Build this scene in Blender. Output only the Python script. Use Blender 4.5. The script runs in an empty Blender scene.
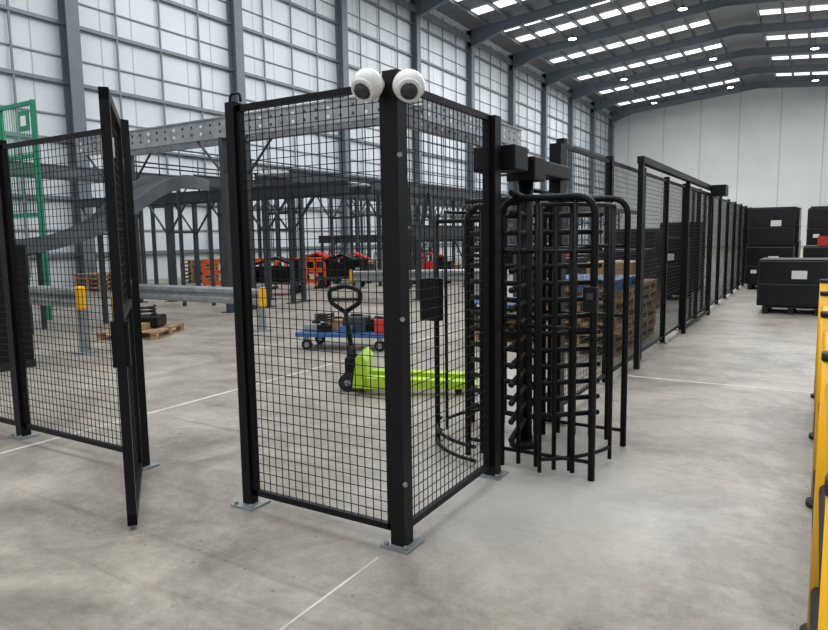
import bpy, bmesh, math, random
from mathutils import Vector, Matrix
random.seed(4)
scene = bpy.context.scene
scene.view_settings.view_transform = 'Standard'

# ------------------------------------------------------------ materials
def mat(name, col, rough=0.5, metal=0.0, noise=0.0, nscale=8.0, emit=None, spec=None):
    m = bpy.data.materials.new(name); m.use_nodes = True
    nt = m.node_tree; b = nt.nodes['Principled BSDF']
    b.inputs['Roughness'].default_value = rough
    b.inputs['Metallic'].default_value = metal
    b.inputs['Base Color'].default_value = (*col, 1)
    if spec is not None: b.inputs['Specular IOR Level'].default_value = spec
    if noise > 0:
        tc = nt.nodes.new('ShaderNodeTexCoord'); n = nt.nodes.new('ShaderNodeTexNoise')
        n.inputs['Scale'].default_value = nscale; n.inputs['Detail'].default_value = 5
        r = nt.nodes.new('ShaderNodeValToRGB')
        r.color_ramp.elements[0].position = .3; r.color_ramp.elements[1].position = .7
        r.color_ramp.elements[0].color = (*[c*(1-noise) for c in col], 1)
        r.color_ramp.elements[1].color = (*[min(1, c*(1+noise)) for c in col], 1)
        nt.links.new(tc.outputs['Object'], n.inputs['Vector'])
        nt.links.new(n.outputs['Fac'], r.inputs['Fac'])
        nt.links.new(r.outputs['Color'], b.inputs['Base Color'])
    if emit:
        b.inputs['Emission Color'].default_value = (*col, 1)
        b.inputs['Emission Strength'].default_value = emit
    return m

BLACK = mat('black_powder_coat', (.005, .0055, .0065), .45, 0, .2, 20, spec=.22)
WIRE = mat('black_wire', (.006, .0065, .007), .5, spec=.25)
STEEL = mat('galvanised_steel', (.34, .36, .38), .45, .5, .2, 6)
DSTEEL = mat('grey_steel', (.05, .06, .07), .5, .3, .15, 4)
CONV = mat('conveyor_steel', (.11, .125, .14), .5, .3, .2, 4)
COLM = mat('column_paint', (.13, .16, .185), .55, 0, .08, 2)
GIRT = mat('girt_steel', (.17, .20, .225), .5, .2)
YEL = mat('yellow_plastic', (.92, .47, .005), .45, 0, .06, 5)
LIME = mat('lime_paint', (.44, .68, .03), .35, 0, .08, 10)
BLUE = mat('blue_paint', (.03, .12, .30), .4, 0, .1, 10)
RED = mat('red_plastic', (.60, .03, .015), .45, 0, .1, 10)
ORG = mat('orange_plastic', (.80, .12, .02), .45, 0, .1, 10)
WOOD = mat('pallet_wood', (.40, .26, .15), .8, 0, .35, 9)
CARD = mat('cardboard', (.40, .25, .13), .8, 0, .1, 6)
WHITE = mat('white_plastic', (.82, .82, .81), .3)
PAPER = mat('paper_label', (.8, .8, .78), .7)
LENS = mat('dark_dome_glass', (.03, .03, .035), .08)
RUB = mat('black_rubber', (.012, .012, .012), .7)
GREEN = mat('green_paint', (.01, .22, .12), .5)
WRAP = mat('black_stretch_wrap', (.008, .0085, .01), .3, 0, .4, 9, spec=.35)
LAMP = mat('lamp_glow', (1, .98, .94), .5, emit=10)
SKY = mat('skylight_sheet', (.95, .98, 1), .5, emit=1.6)
BEACON = mat('blue_beacon', (.05, .15, 1), .3, emit=4)

def concrete():
    m = bpy.data.materials.new('polished_concrete'); m.use_nodes = True
    nt = m.node_tree; N = nt.nodes; L = nt.links; b = N['Principled BSDF']
    tc = N.new('ShaderNodeTexCoord')
    def noise(sc, det, rough=.6, dist=0, vec=None):
        n = N.new('ShaderNodeTexNoise'); n.inputs['Scale'].default_value = sc
        n.inputs['Detail'].default_value = det; n.inputs['Roughness'].default_value = rough
        n.inputs['Distortion'].default_value = dist
        L.new(vec or tc.outputs['Object'], n.inputs['Vector']); return n
    def ramp(src, p0, c0, p1, c1):
        r = N.new('ShaderNodeValToRGB'); e = r.color_ramp.elements
        e[0].position = p0; e[0].color = c0; e[1].position = p1; e[1].color = c1
        L.new(src, r.inputs['Fac']); return r
    def mul(a, c):
        mx = N.new('ShaderNodeMixRGB'); mx.blend_type = 'MULTIPLY'; mx.inputs[0].default_value = 1
        L.new(a, mx.inputs[1]); L.new(c, mx.inputs[2]); return mx.outputs[0]
    n1 = noise(.9, 9, .68, .9); n2 = noise(11, 8, .8); n3 = noise(1.9, 8, .8)
    r1 = ramp(n1.outputs['Fac'], .36, (.205, .182, .150, 1), .64, (.42, .378, .322, 1))
    r2 = ramp(n2.outputs['Fac'], .3, (.74, .74, .74, 1), .7, (1.14, 1.14, 1.14, 1))
    c = mul(r1.outputs[0], r2.outputs[0])
    for rz, sc in ((.5, (.35, 6, 1)), (-.9, (.3, 7, 1))):
        mp = N.new('ShaderNodeMapping'); mp.inputs['Rotation'].default_value = (0, 0, rz); mp.inputs['Scale'].default_value = sc
        L.new(tc.outputs['Object'], mp.inputs[0])
        ns = noise(1, 4, .6, .4, mp.outputs[0])
        rs = ramp(ns.outputs['Fac'], .58, (1, 1, 1, 1), .70, (.78, .77, .76, 1)); c = mul(c, rs.outputs[0])
    n5 = noise(26, 2, .5); r5 = ramp(n5.outputs['Fac'], .68, (1, 1, 1, 1), .74, (.6, .59, .57, 1)); c = mul(c, r5.outputs[0])
    r3 = ramp(n3.outputs['Fac'], .53, (0, 0, 0, 1), .75, (.6, .6, .6, 1))
    m2 = N.new('ShaderNodeMixRGB'); L.new(r3.outputs[0], m2.inputs[0]); L.new(c, m2.inputs[1])
    m2.inputs[2].default_value = (.50, .465, .415, 1)
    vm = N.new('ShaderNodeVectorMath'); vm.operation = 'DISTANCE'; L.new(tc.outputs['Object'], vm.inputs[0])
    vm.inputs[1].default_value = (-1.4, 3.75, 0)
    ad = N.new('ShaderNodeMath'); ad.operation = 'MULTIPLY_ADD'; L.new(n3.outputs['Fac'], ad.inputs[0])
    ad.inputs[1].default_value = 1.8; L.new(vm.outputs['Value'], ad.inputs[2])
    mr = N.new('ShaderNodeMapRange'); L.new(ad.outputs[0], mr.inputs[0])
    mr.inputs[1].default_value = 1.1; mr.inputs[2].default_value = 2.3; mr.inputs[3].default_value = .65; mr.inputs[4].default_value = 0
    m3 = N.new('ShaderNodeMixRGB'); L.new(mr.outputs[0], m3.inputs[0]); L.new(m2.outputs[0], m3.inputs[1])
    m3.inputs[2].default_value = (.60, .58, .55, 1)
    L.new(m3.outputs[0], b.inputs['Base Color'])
    rr = ramp(n3.outputs['Fac'], .3, (.36, .36, .36, 1), .7, (.6, .6, .6, 1)); L.new(rr.outputs[0], b.inputs['Roughness'])
    return m
CONC = concrete()

def panelmat(name, col, axis, step, zstep, dark=.7, w=.03):
    m = bpy.data.materials.new(name); m.use_nodes = True
    nt = m.node_tree; N = nt.nodes; L = nt.links; b = N['Principled BSDF']
    b.inputs['Roughness'].default_value = .45
    tc = N.new('ShaderNodeTexCoord'); sp = N.new('ShaderNodeSeparateXYZ'); L.new(tc.outputs['Object'], sp.inputs[0])
    def seam(out, st):
        a = N.new('ShaderNodeMath'); a.operation = 'PINGPONG'; L.new(out, a.inputs[0]); a.inputs[1].default_value = st/2
        c = N.new('ShaderNodeMath'); c.operation = 'LESS_THAN'; L.new(a.outputs[0], c.inputs[0]); c.inputs[1].default_value = w
        return c
    s1 = seam(sp.outputs[axis], step); s2 = seam(sp.outputs['Z'], zstep)
    mxx = N.new('ShaderNodeMath'); mxx.operation = 'MAXIMUM'; L.new(s1.outputs[0], mxx.inputs[0]); L.new(s2.outputs[0], mxx.inputs[1])
    n = N.new('ShaderNodeTexNoise'); n.inputs['Scale'].default_value = .25; L.new(tc.outputs['Object'], n.inputs['Vector'])
    r = N.new('ShaderNodeValToRGB'); L.new(n.outputs['Fac'], r.inputs[0])
    r.color_ramp.elements[0].color = (*[c*.85 for c in col], 1); r.color_ramp.elements[1].color = (*[min(1, c*1.12) for c in col], 1)
    mx = N.new('ShaderNodeMixRGB'); L.new(mxx.outputs[0], mx.inputs[0]); L.new(r.outputs[0], mx.inputs[1])
    mx.inputs[2].default_value = (*[c*dark for c in col], 1)
    L.new(mx.outputs[0], b.inputs['Base Color'])
    return m
WALLP = panelmat('wall_cladding', (.62, .665, .70), 'Y', 1.37, 1.05, .62, .03)
ENDP = panelmat('end_wall_panels', (.72, .745, .75), 'X', 4.4, 30, .72, .06)
ROOFM = panelmat('roof_sheet', (.17, .18, .195), 'Y', 1.0, 50, .75, .03)

# ------------------------------------------------------------ builder
class B:
    def __init__(s, name): s.name = name; s.bm = bmesh.new(); s.mats = []
    def mi(s, m):
        if m not in s.mats: s.mats.append(m)
        return s.mats.index(m)
    def _fin(s, vs, m, smooth=False):
        i = s.mi(m); fs = set()
        for v in vs:
            for f in v.link_faces: fs.add(f)
        for f in fs: f.material_index = i; f.smooth = smooth
    def box(s, c, d, m, rz=0, rx=0, ry=0, bev=0):
        M = Matrix.Translation(c) @ Matrix.Rotation(rz, 4, 'Z') @ Matrix.Rotation(ry, 4, 'Y') @ Matrix.Rotation(rx, 4, 'X') @ Matrix.Diagonal((d[0], d[1], d[2], 1))
        r = bmesh.ops.create_cube(s.bm, size=1, matrix=M)
        vs = r['verts']; s._fin(vs, m)
        if bev:
            es = set(e for v in vs for e in v.link_edges)
            bmesh.ops.bevel(s.bm, geom=list(es), offset=bev, segments=2, affect='EDGES', profile=.5, material=-1)
        return s
    def b2(s, lo, hi, m, bev=0):
        return s.box([(lo[i]+hi[i])/2 for i in range(3)], [abs(hi[i]-lo[i]) for i in range(3)], m, bev=bev)
    def bar(s, p, q, w, h, m):
        p = Vector(p); q = Vector(q); d = q-p
        z = d.normalized(); up = Vector((0, 0, 1)) if abs(z.z) < .99 else Vector((0, 1, 0))
        x = up.cross(z).normalized(); y = z.cross(x)
        R = Matrix((x, y, z)).transposed().to_4x4()
        M = Matrix.Translation((p+q)/2) @ R @ Matrix.Diagonal((w, h, d.length, 1))
        r = bmesh.ops.create_cube(s.bm, size=1, matrix=M); s._fin(r['verts'], m); return s
    def cyl(s, p, q, r, m, seg=12, r2=None):
        p = Vector(p); q = Vector(q); d = q-p
        R = d.to_track_quat('Z', 'Y').to_matrix().to_4x4()
        o = bmesh.ops.create_cone(s.bm, cap_ends=True, segments=seg, radius1=r, radius2=r if r2 is None else r2, depth=d.length, matrix=Matrix.Translation((p+q)/2) @ R)
        s._fin(o['verts'], m, True)
        for v in o['verts']:
            for f in v.link_faces:
                if len(f.verts) > 4: f.smooth = False
        return s
    def sph(s, c, r, m, sc=(1, 1, 1)):
        o = bmesh.ops.create_uvsphere(s.bm, u_segments=24, v_segments=14, radius=r, matrix=Matrix.Translation(c) @ Matrix.Diagonal((*sc, 1)))
        s._fin(o['verts'], m, True); return s
    def tube(s, pts, r, m, seg=8, closed=False):
        pts = [Vector(p) for p in pts]; n = len(pts); rings = []
        prev = None
        for i, p in enumerate(pts):
            if closed: t = (pts[(i+1) % n]-pts[i-1]).normalized()
            elif i == 0: t = (pts[1]-pts[0]).normalized()
            elif i == n-1: t = (pts[-1]-pts[-2]).normalized()
            else: t = ((pts[i+1]-p).normalized()+(p-pts[i-1]).normalized()).normalized()
            if prev is None:
                a = Vector((0, 0, 1)) if abs(t.z) < .9 else Vector((1, 0, 0))
                x = a.cross(t).normalized()
            else:
                x = (prev-t*prev.dot(t)).normalized()
            prev = x; y = t.cross(x)
            rings.append([s.bm.verts.new(p+x*math.cos(2*math.pi*k/seg)*r+y*math.sin(2*math.pi*k/seg)*r) for k in range(seg)])
        vs = [v for rg in rings for v in rg]
        for i in range(n if closed else n-1):
            a = rings[i]; b = rings[(i+1) % n]
            for k in range(seg): s.bm.faces.new((a[k], a[(k+1) % seg], b[(k+1) % seg], b[k]))
        if not closed:
            s.bm.faces.new(rings[0][::-1]); s.bm.faces.new(rings[-1])
        s._fin(vs, m, True); return s
    def prism(s, pts, vec, m):
        vec = Vector(vec)
        a = [s.bm.verts.new(p) for p in pts]; b = [s.bm.verts.new(Vector(p)+vec) for p in pts]; n = len(pts)
        s.bm.faces.new(a[::-1]); s.bm.faces.new(b)
        for i in range(n): s.bm.faces.new((a[i], a[(i+1) % n], b[(i+1) % n], b[i]))
        s._fin(a+b, m); return s
    def done(s):
        bmesh.ops.recalc_face_normals(s.bm, faces=s.bm.faces)
        me = bpy.data.meshes.new(s.name); s.bm.to_mesh(me); s.bm.free()
        for m in s.mats: me.materials.append(m)
        o = bpy.data.objects.new(s.name, me); scene.collection.objects.link(o); return o

def corner(pts, r, n=5):
    pts = [Vector(p) for p in pts]; out = [pts[0]]
    for i in range(1, len(pts)-1):
        a, b, c = pts[i-1], pts[i], pts[i+1]
        u = (a-b).normalized(); w = (c-b).normalized()
        p0 = b+u*r; p2 = b+w*r
        for k in range(n+1):
            t = k/n; out.append(p0*(1-t)**2+b*2*t*(1-t)+p2*t*t)
    out.append(pts[-1]); return out

def mesh_panel(g, p, q, z0, z1, fr=.035, th=.03, cw=.05, ch=.055, wr=.0038):
    """framed welded-wire panel between plan points p,q"""
    p = Vector((*p, 0)); q = Vector((*q, 0)); d = q-p; L = d.length; u = d/L
    def P(a, z): v = p+u*a; return (v.x, v.y, z)
    h = fr/2; ang = math.atan2(u.y, u.x)
    for a in (h, L-h): g.box(P(a, (z0+z1)/2), (fr, th, z1-z0), BLACK, rz=ang)
    for z in (z0+h, z1-h): g.box(P(L/2, z), (L, th, fr), BLACK, rz=ang)
    n = max(1, round((L-2*fr)/cw))
    for i in range(1, n):
        g.box(P(fr+(L-2*fr)*i/n, (z0+z1)/2), (wr, wr, z1-z0-fr), WIRE, rz=ang)
    n = max(1, round((z1-z0-2*fr)/ch))
    for i in range(1, n):
        g.box(P(L/2, z0+fr+(z1-z0-2*fr)*i/n), (L-fr, wr, wr), WIRE, rz=ang)

def post(g, x, y, top, w=.07, plate=True):
    g.b2((x-w/2, y-w/2, 0.0), (x+w/2, y+w/2, top), BLACK)
    if plate:
        g.b2((x-.085, y-.085, 0), (x+.085, y+.085, .012), STEEL)
        for dx in (-.06, .06):
            g.cyl((x+dx, y-.06, .012), (x+dx, y-.06, .03), .012, STEEL, 6)

# ------------------------------------------------------------ room
XW = -24.0; YE = 91.0; EZ = 17.7; RX = -6.7; RZ = 19.3; XR = 10.6; Y0 = -12
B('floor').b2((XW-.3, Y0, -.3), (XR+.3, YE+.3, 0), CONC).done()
B('wall_left').b2((XW-.3, Y0, 0), (XW, YE, EZ+.2), WALLP).done()
B('wall_right').b2((XR, Y0, 0), (XR+.3, YE, EZ+.2), WALLP).done()
B('wall_end').prism([(XW, YE, 0), (XR, YE, 0), (XR, YE, EZ), (RX, YE, RZ), (XW, YE, EZ)], (0, .3, 0), ENDP).done()
g = B('ceiling')
for xa, za, xb, zb in ((XW, EZ, RX, RZ), (XR, EZ, RX, RZ)):
    g.prism([(xa, Y0, za), (xb, Y0, zb), (xb, Y0, zb+.25), (xa, Y0, za+.25)], (0, YE-Y0, 0), ROOFM)
g.done()

bay = 8.2; y0 = 15.0
cols = [y0+bay*i for i in range(-2, 10)]
for y in cols:
    g = B('steel_column')
    for dx in (-.22, .22): g.b2((XW+.3+dx-.02, y-.25, 0), (XW+.3+dx+.02, y+.25, EZ-.3), COLM)
    g.b2((XW+.08, y-.02, 0), (XW+.52, y+.02, EZ-.3), COLM)
    g.b2((XW+.0, y-.35, 0), (XW+.6, y+.35, .03), COLM)
    g.done()
    if y > 5:
        g = B('roof_rafter')
        for xa, xb in ((XW+.1, RX), (XR-.1, RX)):
            zt = EZ-.3
            sl = (RZ-EZ)
            a = Vector((xa, y, zt)); b = Vector((xb, y, zt+sl))
            d = 1 if xb > xa else -1
            g.prism([(xa, y-.02, zt-1.3), (xa+3*d, y-.02, zt-.65+3*sl/abs(xb-xa)), (xb, y-.02, zt+sl-.65), (xb, y-.02, zt+sl), (xa, y-.02, zt)], (0, .04, 0), COLM)
            g.bar(a, b, .3, .05, COLM)
            g.bar((xa+3*d, y, zt-.65+3*sl/abs(xb-xa)), (xb, y, zt+sl-.65), .3, .05, COLM)
            g.bar((xa, y, zt-1.3), (xa+3*d, y, zt-.65+3*sl/abs(xb-xa)), .3, .05, COLM)
        g.done()
g = B('wall_girts')
z = 1.1
while z < EZ-1:
    g.b2((XW+.0, Y0, z), (XW+.16, YE, z+.13), GIRT)
    g.b2((XW+.0, Y0, z+.95), (XW+.05, YE, z+.99), GIRT); z += 2.1
for y in cols:
    for k in (1, 2, 3):
        yy = y+bay*k/4
        if yy < YE: g.b2((XW+.09, yy-.035, 0.4), (XW+.14, yy+.035, EZ-.4), GIRT)
g.b2((XW+.3, Y0, EZ-1.2), (XW+.42, YE, EZ-.75), GIRT)
g.done()
g = B('roof_purlins')
for sgn in (0, 1):
    xa, xb = (XW, RX) if sgn == 0 else (XR, RX)
    n = 10
    for i in range(1, n):
        t = i/n; x = xa+(xb-xa)*t; z = EZ+(RZ-EZ)*t-.14
        g.b2((x-.04, Y0, z-.12), (x+.04, YE, z+.1), GIRT)
g.done()
g = B('skylight_sheets')
for y in cols:
    for k in (.3, .7):
        yc = y+bay*k
        if yc > YE-1: continue
        for xa, xb in ((XW, RX), (XR, RX)):
            for i in range(1, 9):
                t0 = (i+.08)/10; t1 = (i+.92)/10
                x0 = xa+(xb-xa)*t0; x1 = xa+(xb-xa)*t1
                z0 = EZ+(RZ-EZ)*t0-.03; z1 = EZ+(RZ-EZ)*t1-.03
                g.prism([(x0, yc-.6, z0), (x1, yc-.6, z1), (x1, yc-.6, z1-.02), (x0, yc-.6, z0-.02)], (0, 1.2, 0), SKY)
g.done()
for x in (-17, -9, -1, 6):
    for y in (36, 52, 68, 82):
        g = B('high_bay_lamp')
        zt = EZ+(RZ-EZ)*(1-abs(x-RX)/17.3)
        g.cyl((x, y, zt-1.6), (x, y, zt-1.35), .32, DSTEEL, 16, .15)
        g.cyl((x, y, zt-1.63), (x, y, zt-1.6), .3, LAMP, 16)
        g.cyl((x, y, zt-1.35), (x, y, zt-.02), .02, DSTEEL, 6)
        g.done()
g = B('floor_joints')
PALE = mat('joint_filler', (.55, .53, .49), .6, 0, .25, 5)
g.b2((-1.827, -3, 0), (-1.813, 2.6, .0015), PALE)
g.b2((-5.32, -3, 0), (-5.28, 40, .0015), PALE)
g.b2((-1.85, 7.57, 0), (8, 7.62, .0015), PALE)
g.b2((-22, 14.9, 0), (8, 14.95, .0015), PALE)
g.done()

# ------------------------------------------------------------ front cage
A = (-2.885, 2.78); Bp = (-1.79, 2.78); C = (-1.81, 3.95); H = 2.38
g = B('mesh_security_cage')
post(g, A[0], A[1], H, .065); post(g, Bp[0], Bp[1], H+.02, .085); post(g, C[0], C[1], H-.02, .09)
mesh_panel(g, (A[0]+.035, A[1]), (Bp[0]-.045, Bp[1]), .07, H-.02)
mesh_panel(g, (Bp[0], Bp[1]+.045), (C[0], C[1]-.05), .07, H-.02)
for z in (.35, 1.2, 2.0):
    g.cyl((Bp[0]+.04, Bp[1]-.03, z), (Bp[0]+.055, Bp[1]-.045, z), .012, STEEL, 8)
g.tube(corner([(A[0]-.02, A[1], H), (A[0]-.02, A[1], H+.05), (A[0]+.06, A[1], H+.05), (A[0]+.06, A[1], H)], .03), .008, BLACK)
g.done()

def dome(c, out, arm):
    g = B('dome_security_camera')
    c = Vector(c); o = Vector(out).normalized(); a_ = Vector(arm)
    g.cyl(c, a_, .022, WHITE, 12)
    g.sph(c, .078, WHITE, (1, 1, .95))
    g.sph(c+o*.045, .046, LENS)
    sx = o.cross(Vector((0, 0, 1))).normalized()
    g.tube([c+o*.056+(Matrix.Rotation(a*math.pi/12, 3, o) @ (sx*.05)) for a in range(24)], .009, WHITE, 8, True)
    g.done()
dome((-1.860, 2.655, 2.325), (.05, -1, -.75), (-1.83, 2.735, 2.335))
dome((-1.685, 2.745, 2.315), (.5, -.8, -.65), (-1.745, 2.76, 2.33))

# ------------------------------------------------------------ left fence + gate
g = B('mesh_fence')
FX = [-4.06, -5.6, -7.15, -8.7]
for x in FX: post(g, x, 2.88, 2.42, .08)
for i in range(3): mesh_panel(g, (FX[i+1]+.04, 2.88), (FX[i]-.04, 2.88), .08, 2.38)
g.done()
g = B('mesh_gate')
p = Vector((-3.98, 2.80)); q = Vector((-3.19, 2.18)); u = (q-p).normalized()
mesh_panel(g, p, q, .03, 2.4, fr=.06, th=.05)
ang = math.atan2(u.y, u.x)
g.box((q.x-u.x*.05, q.y-u.y*.05, 1.05), (.07, .09, .25), BLACK, rz=ang)
g.box((q.x-u.x*.05, q.y-u.y*.05, 2.1), (.05, .06, .1), PAPER, rz=ang)
g.box(((p.x+q.x)/2, (p.y+q.y)/2, 1.2), (1.0, .05, .05), BLACK, rz=ang)
for z in (.4, 1.3, 2.1): g.cyl((p.x, p.y, z-.05), (p.x, p.y, z+.05), .03, BLACK)
g.done()

# ------------------------------------------------------------ turnstile
g = B('full_height_turnstile')
cx, cy = -1.86, 4.66
g.b2((-1.98, 4.02, 2.03), (-1.68, 4.25, 2.19), BLACK, bev=.01)
g.b2((-1.95, 4.25, 2.06), (-1.79, 5.48, 2.17), BLACK, bev=.01)
g.b2((-1.97, 4.55, 2.0), (-1.75, 4.77, 2.17), BLACK, bev=.01)
g.b2((-1.94, 5.37, 0), (-1.84, 5.47, 2.36), BLACK)
g.b2((-2.02, 5.30, 0), (-1.76, 5.5, .02), STEEL)
g.cyl((cx, cy, 0), (cx, cy, .05), .12, BLACK, 20)
g.cyl((cx, cy, .03), (cx, cy, 2.04), .055, BLACK, 20)
for wa in (-77, 43, 163):
    a = math.radians(wa); d = Vector((math.cos(a), math.sin(a), 0)); z = .22
    while z < 1.98:
        P0 = Vector((cx, cy, z)); P1 = P0+d*.6
        g.cyl(P0, P1, .021, BLACK, 10); g.sph(P1, .021, BLACK)
        z += .128
    g.bar((cx+d.x*.2, cy+d.y*.2, .2), (cx+d.x*.2, cy+d.y*.2, 1.9), .03, .012, BLACK)
def hoop(x0, x1, y, top, n):
    g.tube(corner([(x0, y, 0), (x0, y, top), (x1, y, top), (x1, y, 0)], .14, 7), .023, BLACK, 10)
    for i in range(1, n+1):
        x = x0+(x1-x0)*i/(n+1)
        g.cyl((x, y, .03), (x, y, top), .016, BLACK, 8)
    for z in (.12, top-.35, 1.0): g.cyl((x0, y, z), (x1, y, z), .014, BLACK, 8)
hoop(-1.84, -1.2, 4.17, 1.85, 4)
hoop(-1.84, -1.2, 5.0, 1.87, 4)
hoop(-2.14, -1.92, 4.25, 1.82, 1)
hoop(-2.5, -1.92, 5.05, 1.87, 3)
g.cyl((-2.46, 4.36, 0), (-2.46, 4.36, 1.75), .021, BLACK, 10)
g.cyl((-2.46, 4.36, 1.72), (-1.95, 4.3, 1.72), .016, BLACK, 10)
def arc(a0, a1, zs, bars):
    for z in zs:
        g.tube([(cx+.68*math.cos(math.radians(a0+(a1-a0)*k/12)), cy+.68*math.sin(math.radians(a0+(a1-a0)*k/12)), z) for k in range(13)], .014, BLACK)
    for k in range(bars):
        a = math.radians(a0+(a1-a0)*k/max(1, bars-1))
        g.cyl((cx+.68*math.cos(a), cy+.68*math.sin(a), .03), (cx+.68*math.cos(a), cy+.68*math.sin(a), 1.8), .014, BLACK, 8)
arc(-60, -8, (.12, 1.8), 4)
arc(190, 262, (.06, .16), 0)
arc(130, 180, (.12, 1.8), 3)
z = .28
while z < 1.95:
    g.cyl((-1.89, 5.42, z), (-1.87, 4.82, z), .015, BLACK, 8); z += .128
g.b2((-1.25, 4.09, 1.12), (-1.16, 4.15, 1.28), BLACK, bev=.006)
g.b2((-1.225, 4.087, 1.2), (-1.185, 4.09, 1.24), DSTEEL)
g.b2((-2.55, 4.26, .98), (-2.38, 4.33, 1.3), BLACK, bev=.006)
g.done()

# ------------------------------------------------------------ long right fence
g = B('mesh_partition_fence')
ys = [5.57+1.53*i for i in range(0, 16)]
for y in ys[:]: post(g, -1.9, y, 2.42, .07)
for i in range(len(ys)-1): mesh_panel(g, (-1.9, ys[i]+.035), (-1.9, ys[i+1]-.035), .08, 2.38, wr=.0038)
g.done()
g = B('sliding_mesh_gate')
g.b2((-1.83, 8.0, 2.42), (-1.75, 14.2, 2.5), BLACK)
for y in (8.05, 11.3, 14.1): g.b2((-1.82, y-.04, 0), (-1.76, y+.04, 2.46), BLACK)
mesh_panel(g, (-1.79, 11.4), (-1.79, 14.0), .06, 2.36, fr=.05, wr=.0038)
g.b2((-1.74, 13.6, 2.3), (-1.5, 14.0, 2.5), BLACK)
g.done()

# ------------------------------------------------------------ pedestrian barrier (right)
g = B('pedestrian_safety_barrier')
bx = .09
py = [7.4, 5.9, 4.4, 2.9, 1.4]
for y in py:
    g.cyl((bx, y, .03), (bx, y, 1.12), .055, YEL, 20); g.cyl((bx, y, 0), (bx, y, .03), .08, RUB, 20)
    g.cyl((bx, y, 1.12), (bx, y, 1.15), .058, RUB, 20)
for i in range(len(py)-1):
    for z, r, m in ((1.02, .042, YEL), (.62, .042, RUB), (.2, .05, RUB)):
        g.cyl((bx, py[i], z), (bx, py[i+1], z), r, m, 16)
g.done()

# ------------------------------------------------------------ pallet truck
def pallet_truck():
    g = B('hand_pallet_truck')
    for s in (-1, 1):
        y = s*.19
        g.prism([(.02, y-.08, .07), (1.15, y-.08, .07), (1.24, y-.08, .1), (1.15, y-.08, .145), (.02, y-.08, .19)], (0, .16, 0), LIME)
        g.cyl((1.02, y-.05, .04), (1.02, y+.05, .04), .04, RUB, 14)
    g.prism([(-.1, -.27, .08), (.06, -.27, .08), (.06, -.27, .36), (0, -.27, .44), (-.06, -.27, .40)], (0, .54, 0), LIME)
    g.box((-.14, 0, .25), (.14, .2, .25), BLACK, bev=.02)
    g.cyl((-.14, 0, .2), (-.14, 0, .5), .05, BLACK, 16)
    for s in (-1, 1):
        g.cyl((-.18, s*.04, .1), (-.18, s*.11, .1), .1, RUB, 18); g.cyl((-.18, s*.11, .1), (-.18, s*.115, .1), .035, STEEL, 12)
    g.cyl((-.14, 0, .42), (-.2, 0, .88), .028, BLACK, 12)
    # loop handle, steering head turned across the truck
    hp = [(-.2, 0, .86), (-.37, .03, .97), (-.38, .03, 1.10), (-.2, 0, 1.15), (-.03, -.03, 1.10), (-.03, -.03, .97)]
    g.tube(corner(hp+[hp[0]], .05), .026, BLACK)
    g.cyl((-.35, .02, 1.0), (-.05, -.02, 1.0), .018, RUB)
    o = g.done(); o.location = (-4.05, 5.62, 0); o.rotation_euler = (0, 0, math.atan2(.55, 1.07)); o.scale = (.97, .97, .97)
pallet_truck()

# ------------------------------------------------------------ platform trolley
g = B('platform_trolley')
g.box((0, 0, .23), (1.4, .7, .06), BLUE, bev=.008)
for x in (-.55, .55):
    for y in (-.27, .27):
        g.cyl((x, y-.02, .08), (x, y+.02, .08), .08, RUB, 16); g.cyl((x, y-.03, .08), (x, y+.03, .08), .04, STEEL, 12); g.box((x, y, .18), (.06, .06, .06), STEEL)
g.tube(corner([(.64, -.3, .25), (.7, -.3, 1.05), (.7, .3, 1.05), (.64, .3, .25)], .12), .018, BLUE)
for z in (.5, .78): g.cyl((.67, -.3, z), (.67, .3, z), .012, BLUE)
for i, (x, y, w, d, h, m) in enumerate([(-.5, 0, .25, .35, .1, STEEL), (-.2, .1, .3, .3, .16, CARD), (.15, -.05, .35, .3, .22, DSTEEL), (.45, .05, .22, .3, .18, BLACK), (-.3, -.2, .2, .12, .1, BLACK), (.05, -.25, .2, .12, .1, BLUE), (.55, -.2, .16, .12, .2, RED)]):
    g.box((x, y, .26+h/2), (w, d, h), m, bev=.01); g.box((x, y, .26+h+.015), (w*.5, .03, .03), RUB)
g.tube([(-.35+.14*math.cos(a*.5), -.05+.14*math.sin(a*.5), .40+.003*a) for a in range(40)], .014, RUB)
o = g.done(); o.location = (-5.87, 7.75, 0.0); o.rotation_euler = (0, 0, .33)

# ------------------------------------------------------------ guard rails
def armco(p, q, z=.62, name='steel_guard_rail'):
    g = B(name); p = Vector((*p, z)); q = Vector((*q, z)); d = (q-p); L = d.length; u = d/L; n = Vector((-u.y, u.x, 0))
    prof = [(0, -.15), (.05, -.11), (.05, -.05), (0, -.02), (0, .02), (.05, .05), (.05, .11), (0, .15)]
    pts = [p-n*(a+.04)+Vector((0, 0, b)) for a, b in prof]; back = [p-n*(a+.03)+n*.012+Vector((0, 0, b)) for a, b in prof][::-1]
    g.prism(pts+back, d, STEEL)
    for e in (p, q):
        g.box(e-n*.06, (.1, .12, .34), YEL, rz=math.atan2(u.y, u.x), bev=.03)
    k = max(1, int(L/2))
    for i in range(k+1):
        c = p+u*(.15+(L-.3)*i/k)
        g.box((c.x+n.x*.05, c.y+n.y*.05, .42), (.1, .12, .84), STEEL, rz=math.atan2(u.y, u.x))
        g.box((c.x+n.x*.05, c.y+n.y*.05, .01), (.25, .25, .02), STEEL, rz=math.atan2(u.y, u.x))
    g.done()
armco((-12.0, 8.45), (-8.2, 8.45))
armco((-14.5, 5.6), (-8.95, 5.6), .82)
armco((-10.6, 14.2), (-7.5, 15.8))
g = B('yellow_bollard')
g.cyl((-8.9, 6.1, 0), (-8.9, 6.1, .55), .09, STEEL, 16); g.cyl((-8.9, 6.1, .5), (-8.9, 6.1, .85), .1, YEL, 16); g.done()

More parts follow.
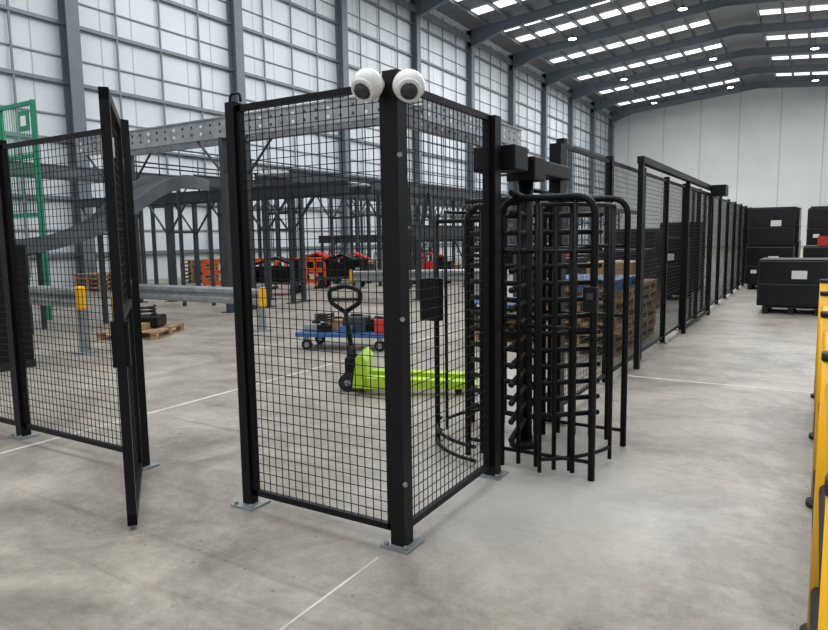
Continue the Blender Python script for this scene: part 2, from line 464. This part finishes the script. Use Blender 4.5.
# ------------------------------------------------------------ overhead conveyors
def conveyor(name, p, q, z, w, m, perf=False, legs=(), rail=.3, leg=.06):
    g = B(name); p = Vector((*p, z)); q = Vector((*q, z)); d = q-p; L = d.length; u = d/L; n = Vector((-u.y, u.x, 0)); ang = math.atan2(u.y, u.x)
    for s in (-1, 1):
        c = (p+q)/2+n*s*w/2
        g.box(c, (L, .05, rail), m, rz=ang)
        for e in (-rail/2, rail/2): g.box(c+Vector((0, 0, e)), (L, .11, .03), m, rz=ang)
        if perf:
            k = int(L/.3)
            for i in range(k):
                for e in (-.08, .08):
                    cc = p+u*(.15+.3*i)+n*s*(w/2)
                    g.cyl(cc-n*.03+Vector((0, 0, e)), cc+n*.03+Vector((0, 0, e)), .035, DSTEEL if (i % 3) else PAPER, 8)
    k = int(L/.35)
    for i in range(k+1):
        c = p+u*(.05+(L-.1)*i/max(1, k))
        g.cyl(c-n*w/2+Vector((0, 0, rail/2-.05)), c+n*w/2+Vector((0, 0, rail/2-.05)), .04, STEEL, 8)
    for t in legs:
        for s in (-1, 1):
            c = p+u*L*t+n*s*w/2
            g.b2((c.x-leg, c.y-leg, 0), (c.x+leg, c.y+leg, z-rail/2), DSTEEL)
            g.b2((c.x-.14, c.y-.14, 0), (c.x+.14, c.y+.14, .02), DSTEEL)
        a = p+u*L*t-n*w/2; b = p+u*L*t+n*w/2
        g.bar((a.x, a.y, z-.9), (b.x, b.y, z-.9), .06, .06, DSTEEL)
        for s in (-1, 1):
            c = p+u*L*t+n*s*w/2
            if 0.02 < t: g.bar((c.x, c.y, z-1.0), tuple(c-u*.8+Vector((0, 0, -rail/2))), .04, .04, DSTEEL)
            if t < .98: g.bar((c.x, c.y, z-1.0), tuple(c+u*.8+Vector((0, 0, -rail/2))), .04, .04, DSTEEL)
    return g.done()
conveyor('perforated_roller_conveyor', (-16.5, 10.8), (-6.9, 10.8), 4.05, .7, STEEL, True, (.12, .55), .42)
conveyor('perforated_roller_conveyor', (-6.9, 11.2), (-6.9, 16.0), 4.05, .7, STEEL, True, (.95,), .42)
conveyor('overhead_conveyor', (-12, 12.8), (-12, 50), 3.2, 1.2, DSTEEL, False, [i/7+.01 for i in range(7)], .26, .05)
conveyor('overhead_conveyor', (-15.5, 12.8), (-15.5, 52), 3.3, 1.2, DSTEEL, False, [i/7+.05 for i in range(7)], .26, .05)
conveyor('overhead_conveyor', (-19.5, 8), (-19.5, 58), 3.7, 1.0, CONV, False, [i/8+.02 for i in range(8)], .3, .05)
conveyor('floor_conveyor', (-9.3, 14.5), (-9.3, 28), 1.75, .9, DSTEEL, False, (.02, .35, .68, .98), .34, .05)
conveyor('overhead_conveyor', (-18.8, 12.2), (-8.8, 12.2), 2.75, .9, DSTEEL, False, (.1, .4, .75), .22, .05)
conveyor('floor_conveyor', (-19, 23.5), (-10.3, 23.5), 1.6, .8, DSTEEL, False, (.02, .5, .98), .3, .05)
# walkway handrail and deck above the conveyors
g = B('mezzanine_walkway')
g.b2((-18.6, 12.9, 3.45), (-17.6, 45, 3.52), DSTEEL)
for x in (-18.6, -17.6):
    for z in (4.0, 4.5): g.cyl((x, 12.9, z), (x, 45, z), .025, DSTEEL, 6)
    y = 12.95
    while y < 45:
        g.cyl((x, y, 3.45), (x, y, 4.5), .022, DSTEEL, 6); y += 1.6
for y in (13, 19, 25, 31, 37, 43):
    for x in (-18.6, -17.6): g.b2((x-.05, y-.05, 0), (x+.05, y+.05, 3.45), DSTEEL)
g.done()
g = B('braced_support_frame')
for y in (16.5, 17.7):
    g.bar((-11.0, y, 0), (-10.2, y, 3.0), .09, .09, DSTEEL); g.bar((-9.9, y, 0), (-10.2, y, 3.0), .09, .09, DSTEEL)
    g.bar((-10.75, y, 1.2), (-10.0, y, 1.2), .06, .06, DSTEEL)
g.bar((-10.2, 16.5, 3.0), (-10.2, 17.7, 3.0), .1, .1, DSTEEL)
g.done()
# curved chute left
g = B('curved_chute_conveyor')
ctrl = [(-14.6, 5.75, 1.42), (-13.5, 6.0, 1.45), (-12.74, 6.3, 1.5), (-12.14, 6.65, 1.57), (-11.85, 7.14, 1.72), (-11.7, 7.65, 1.95), (-11.68, 8.2, 2.3), (-11.8, 8.8, 2.65), (-12.1, 9.6, 2.9), (-12.5, 10.3, 2.95), (-13.1, 11.2, 2.97)]
ctrl = [Vector(c) for c in ctrl]; pts = []
for i in range(len(ctrl)-1):
    p0 = ctrl[max(0, i-1)]; p1 = ctrl[i]; p2 = ctrl[i+1]; p3 = ctrl[min(len(ctrl)-1, i+2)]
    for k in range(4):
        t = k/4
        pts.append(.5*((2*p1)+(p2-p0)*t+(2*p0-5*p1+4*p2-p3)*t*t+(3*p1-p0-3*p2+p3)*t**3))
pts.append(ctrl[-1])
L_, R_ = [], []
for i, p in enumerate(pts):
    t = pts[min(i+1, len(pts)-1)]-pts[max(0, i-1)]; n = Vector((-t.y, t.x, 0)).normalized()*.36
    L_.append(p+n); R_.append(p-n)
for k in range(len(pts)-1):
    g.prism([L_[k], L_[k+1], R_[k+1], R_[k]], (0, 0, -.06), DSTEEL)
    for P, Q in ((L_[k], L_[k+1]), (R_[k], R_[k+1])):
        up = Vector((0, 0, .12)); dn = Vector((0, 0, -.16))
        g.prism([P+dn, Q+dn, Q+up, P+up], (Q-P).cross(Vector((0, 0, 1))).normalized()*.03, CONV)
for k in (0, 12, 22, len(pts)-1):
    for P in (L_[k], R_[k]): g.b2((P.x-.035, P.y-.035, 0), (P.x+.035, P.y+.035, P.z), DSTEEL)
g.done()
g = B('control_cabinet')
g.b2((-9.6, 4.0, .1), (-8.7, 4.7, 1.6), BLACK, bev=.02)
g.b2((-9.55, 3.985, .2), (-9.17, 4.0, 1.5), RUB); g.b2((-9.12, 3.985, .2), (-8.75, 4.0, 1.5), RUB)
g.b2((-9.6, 4.0, 0), (-8.7, 4.7, .1), RUB); g.done()
g = B('packing_workstation')
g.b2((-12.6, 3.7, .85), (-10.6, 4.5, .9), DSTEEL)
for x in (-12.55, -10.65):
    for y in (3.75, 4.45): g.b2((x-.03, y-.03, 0), (x+.03, y+.03, 2.1 if y > 4.3 else .85), BLACK)
g.b2((-12.6, 4.42, 1.9), (-10.6, 4.48, 2.1), BLACK); g.b2((-12.3, 4.3, 1.15), (-11.7, 4.35, 1.5), BLACK); g.b2((-11.4, 3.9, .9), (-10.9, 4.3, 1.2), CARD)
g.b2((-12.6, 3.75, .2), (-10.6, 4.4, .5), BLACK)
g.done()
g = B('green_machine_guard')
for x in (-15.0, -13.75): g.b2((x-.04, 7.75, 0), (x+.04, 7.83, 4.5), GREEN)
for z in (2.2, 3.4, 4.45): g.b2((-15.0, 7.76, z-.04), (-13.75, 7.82, z+.04), GREEN)
g.b2((-14.2, 7.73, 3.9), (-13.85, 7.76, 4.3), GREEN); g.b2((-14.12, 7.72, 4.0), (-13.93, 7.73, 4.2), PAPER)
for i in range(13): g.cyl((-14.93+.09*i, 7.79, 2.2), (-14.93+.09*i, 7.79, 4.4), .008, GREEN, 6)
g.done()

# ------------------------------------------------------------ pallets etc
def pallet(g, x, y, z, rz=0, m=WOOD):
    M = Matrix.Rotation(rz, 3, 'Z')
    def P(a, b, c): v = M @ Vector((a, b, 0)); return (x+v.x, y+v.y, z+c)
    for k in range(7): g.box(P(0, -.54+.18*k, .133), (1.0, .11, .022), m, rz=rz)
    for a in (-.45, 0, .45):
        g.box(P(a, 0, .011), (.1, 1.2, .022), m, rz=rz)
        g.box(P(a, 0, .112), (.1, 1.2, .02), m, rz=rz)
        for b in (-.52, 0, .52): g.box(P(a, b, .062), (.1, .12, .08), m, rz=rz)
for (x, y, k, blue) in [(-2.7, 9.3, 7, 6), (-2.75, 10.7, 6, 9), (-4.1, 9.8, 4, 3)]:
    g = B('pallet_stack')
    for i in range(k): pallet(g, x+random.uniform(-.05, .05), y+random.uniform(-.05, .05), .146*i, random.uniform(-.03, .03), BLUE if i == blue else WOOD)
    g.done()
g = B('cardboard_box'); g.box((-2.75, 10.7, .146*6+.16), (.7, .8, .3), CARD, bev=.01); g.box((-2.75, 10.7, .146*6+.312), (.06, .8, .004), PAPER); g.done()
def load(x, y, w, d, h, z=0, name='wrapped_pallet_load'):
    g = B(name)
    if z == 0: pallet(g, 0, 0, 0, 0, RUB if random.random() < .8 else WOOD)
    b0 = .15 if z == 0 else 0
    n = 2; hh = (h-b0)/n
    for k in range(n):
        e = random.uniform(-.01, .01)
        g.box((0, e, b0+.005+hh*(k+.5)), (w-.02*(k % 2), d-.02*((k+1) % 2), hh*.99), WRAP, bev=.018)
        for sx in (-1, 1):
            g.box((sx*(w/2-.02), -d/2-.004+e, b0+hh*(k+.5)), (.04, .012, hh*.95), RUB)
    g.box((0, 0, h+.01), (w*.98, d*.98, .03), RUB)
    g.box((w*.1, -d/2-.012, b0+h*.6), (.26, .012, .16), PAPER)
    if random.random() < .5: g.box((-w*.3, -d/2-.012, b0+h*.3), (.15, .012, .1), PAPER)
    g.box((-w/2-.012, 0, b0+h*.5), (.012, .25, .15), PAPER)
    o = g.done(); o.location = (x, y, z); o.rotation_euler = (0, 0, random.uniform(-.04, .04))
load(-.38, 15.4, 1.2, 1.2, 1.05)
for (x, y, h) in [(-1.15, 21.6, 1.2), (.3, 22.0, 1.15), (-1.15, 23.2, 1.25), (.35, 23.6, 1.25), (1.9, 22.2, 1.2), (-1.1, 25.6, 1.3), (.5, 26, 1.3), (1.9, 24.6, 1.3)]:
    load(x, y, 1.2, 1.2, h)
    load(x, y, 1.15, 1.15, 1.05, h+.03)
load(.3, 18.6, 1.15, 1.2, 1.25)
for (x, y, h) in [(-3.2, 13, 1.3), (-3.4, 15, 1.7), (-3.2, 17.5, 1.5), (-4.8, 14, 1.1), (-3.3, 20, 1.9)]:
    load(x, y, 1.0, 1.1, h)
# red crate on top of the nearer pair of loads
g = B('red_crate')
for s in (-1, 1):
    g.b2((.3-.3, 18.6+s*.2-.01, 1.28), (.3+.3, 18.6+s*.2+.01, 1.5), RED); g.b2((.3+s*.3-.01, 18.4, 1.28), (.3+s*.3+.01, 18.8, 1.5), RED)
g.b2((0, 18.4, 1.278), (.6, 18.8, 1.29), RED); g.done()

def redbar(x, y, rz, name='plastic_crowd_barrier'):
    g = B(name)
    for z in (.95, .6, .25): g.box((0, 0, z), (2.0, .05, .14), ORG, bev=.01)
    for xx in (-.97, -.65, -.33, 0, .33, .65, .97): g.box((xx, 0, .57), (.09, .05, .9), ORG)
    for xx in (-.7, .7): g.box((xx, 0, .05), (.1, .5, .08), RUB)
    o = g.done(); o.location = (x, y, 0); o.rotation_euler = (0, 0, rz)
redbar(-16.2, 15.35, .65); redbar(-14.6, 16.5, .5)
def cart(x, y, rz, m, hm=1.0):
    g = B('flatbed_cart')
    g.box((0, 0, .35), (1.6, .8, .08), DSTEEL)
    for a in (-.6, .6):
        for b in (-.3, .3): g.cyl((a, b-.03, .13), (a, b+.03, .13), .13, RUB)
        g.box((a, 0, .25), (.06, .6, .14), DSTEEL)
    for i in range(5):
        h = random.uniform(.3, .65)*hm
        g.box((-.6+.3*i, random.uniform(-.08, .08), .39+h/2), (.28, .6, h), random.choice([m, BLACK, BLACK, DSTEEL]), rz=random.uniform(-.15, .15), bev=.02)
    g.prism([(-.5, -.36, .95*hm), (.1, -.36, 1.12*hm), (.6, -.36, .9*hm), (.6, -.36, .84*hm), (.1, -.36, 1.05*hm), (-.5, -.36, .88*hm)], (0, .72, 0), m)
    g.tube(corner([(.75, -.35, .35), (.82, -.35, 1.1), (.82, .35, 1.1), (.75, .35, .35)], .1), .02, DSTEEL)
    o = g.done(); o.location = (x, y, 0); o.rotation_euler = (0, 0, rz)
cart(-16.4, 19.8, .3, RED); cart(-14.4, 19.4, .5, RED); cart(-13.5, 21.5, .2, BLACK); cart(-16.2, 26, .1, RED); cart(-7.2, 19.5, .9, BLACK); cart(-13.4, 17.4, .4, BLACK)
cart(-11.4, 26.0, .4, RED); cart(-7, 22.6, .3, RED); cart(-13.7, 14.6, .5, BLACK); cart(-11.6, 20.2, .5, RED); cart(-7.4, 29, .3, BLACK); cart(-5, 25, .6, RED)
for (x, y, k) in [(-20.8, 13.6, 4), (-11.5, 22.0, 4), (-7.6, 25.5, 7), (-5.8, 28, 9), (-20.9, 18, 6), (-15.8, 21.8, 5)]:
    g = B('pallet_stack')
    for i in range(k): pallet(g, x, y, .146*i, random.uniform(-.05, .05)+.3)
    g.done()
g = B('scrap_pallet')
pallet(g, -9.9, 7.2, 0, .5)
g.box((-9.9, 7.2, .25), (.7, .5, .18), BLACK, rz=.6, bev=.02); g.box((-9.7, 7.0, .2), (.3, .3, .1), CARD, rz=.2)
g.tube([(-10+.25*math.cos(a*.6), 7.3+.2*math.sin(a*.6), .36+.006*a) for a in range(24)], .02, RUB)
g.done()
g = B('blue_warning_beacon')
g.bar((XW+.5, 6.8, 8.9), (XW+1.3, 6.8, 8.9), .06, .06, DSTEEL); g.cyl((XW+1.2, 6.8, 8.7), (XW+1.2, 6.8, 8.9), .1, DSTEEL); g.sph((XW+1.2, 6.8, 8.62), .1, BEACON); g.done()

# ------------------------------------------------------------ lights
def area(name, loc, sx, sy, e, col=(.97, .985, 1)):
    l = bpy.data.lights.new(name, 'AREA'); l.shape = 'RECTANGLE'; l.size = sx; l.size_y = sy; l.energy = e; l.color = col
    o = bpy.data.objects.new(name, l); o.location = loc; scene.collection.objects.link(o); return o
for i, y in enumerate((0, 22, 44, 68)):
    area('roof_light', (-7, y, 16.4), 26, 14, (3100, 4000, 4800, 5600)[i])
w = bpy.data.worlds.new('hall_daylight'); scene.world = w; w.use_nodes = True
w.node_tree.nodes['Background'].inputs[0].default_value = (.93, .97, 1, 1)
w.node_tree.nodes['Background'].inputs[1].default_value = .7

# ------------------------------------------------------------ camera
cam = bpy.data.cameras.new('camera'); cam.sensor_width = 36; cam.lens = 660/828*36; cam.clip_end = 300
co = bpy.data.objects.new('camera', cam); scene.collection.objects.link(co)
yaw = math.radians(31.4); th = math.radians(6.65); r = .0149
Hd = Vector((-math.sin(yaw), math.cos(yaw), 0)); R = Vector((math.cos(yaw), math.sin(yaw), 0))
F = Hd*math.cos(th)+Vector((0, 0, -math.sin(th))); U = R.cross(F)
U2 = (U*math.cos(r)+R*math.sin(r)).normalized(); R2 = F.cross(U2)
M = Matrix((R2, U2, -F)).transposed().to_4x4(); M.translation = (0, 0, 1.6)
co.matrix_world = M
scene.camera = co
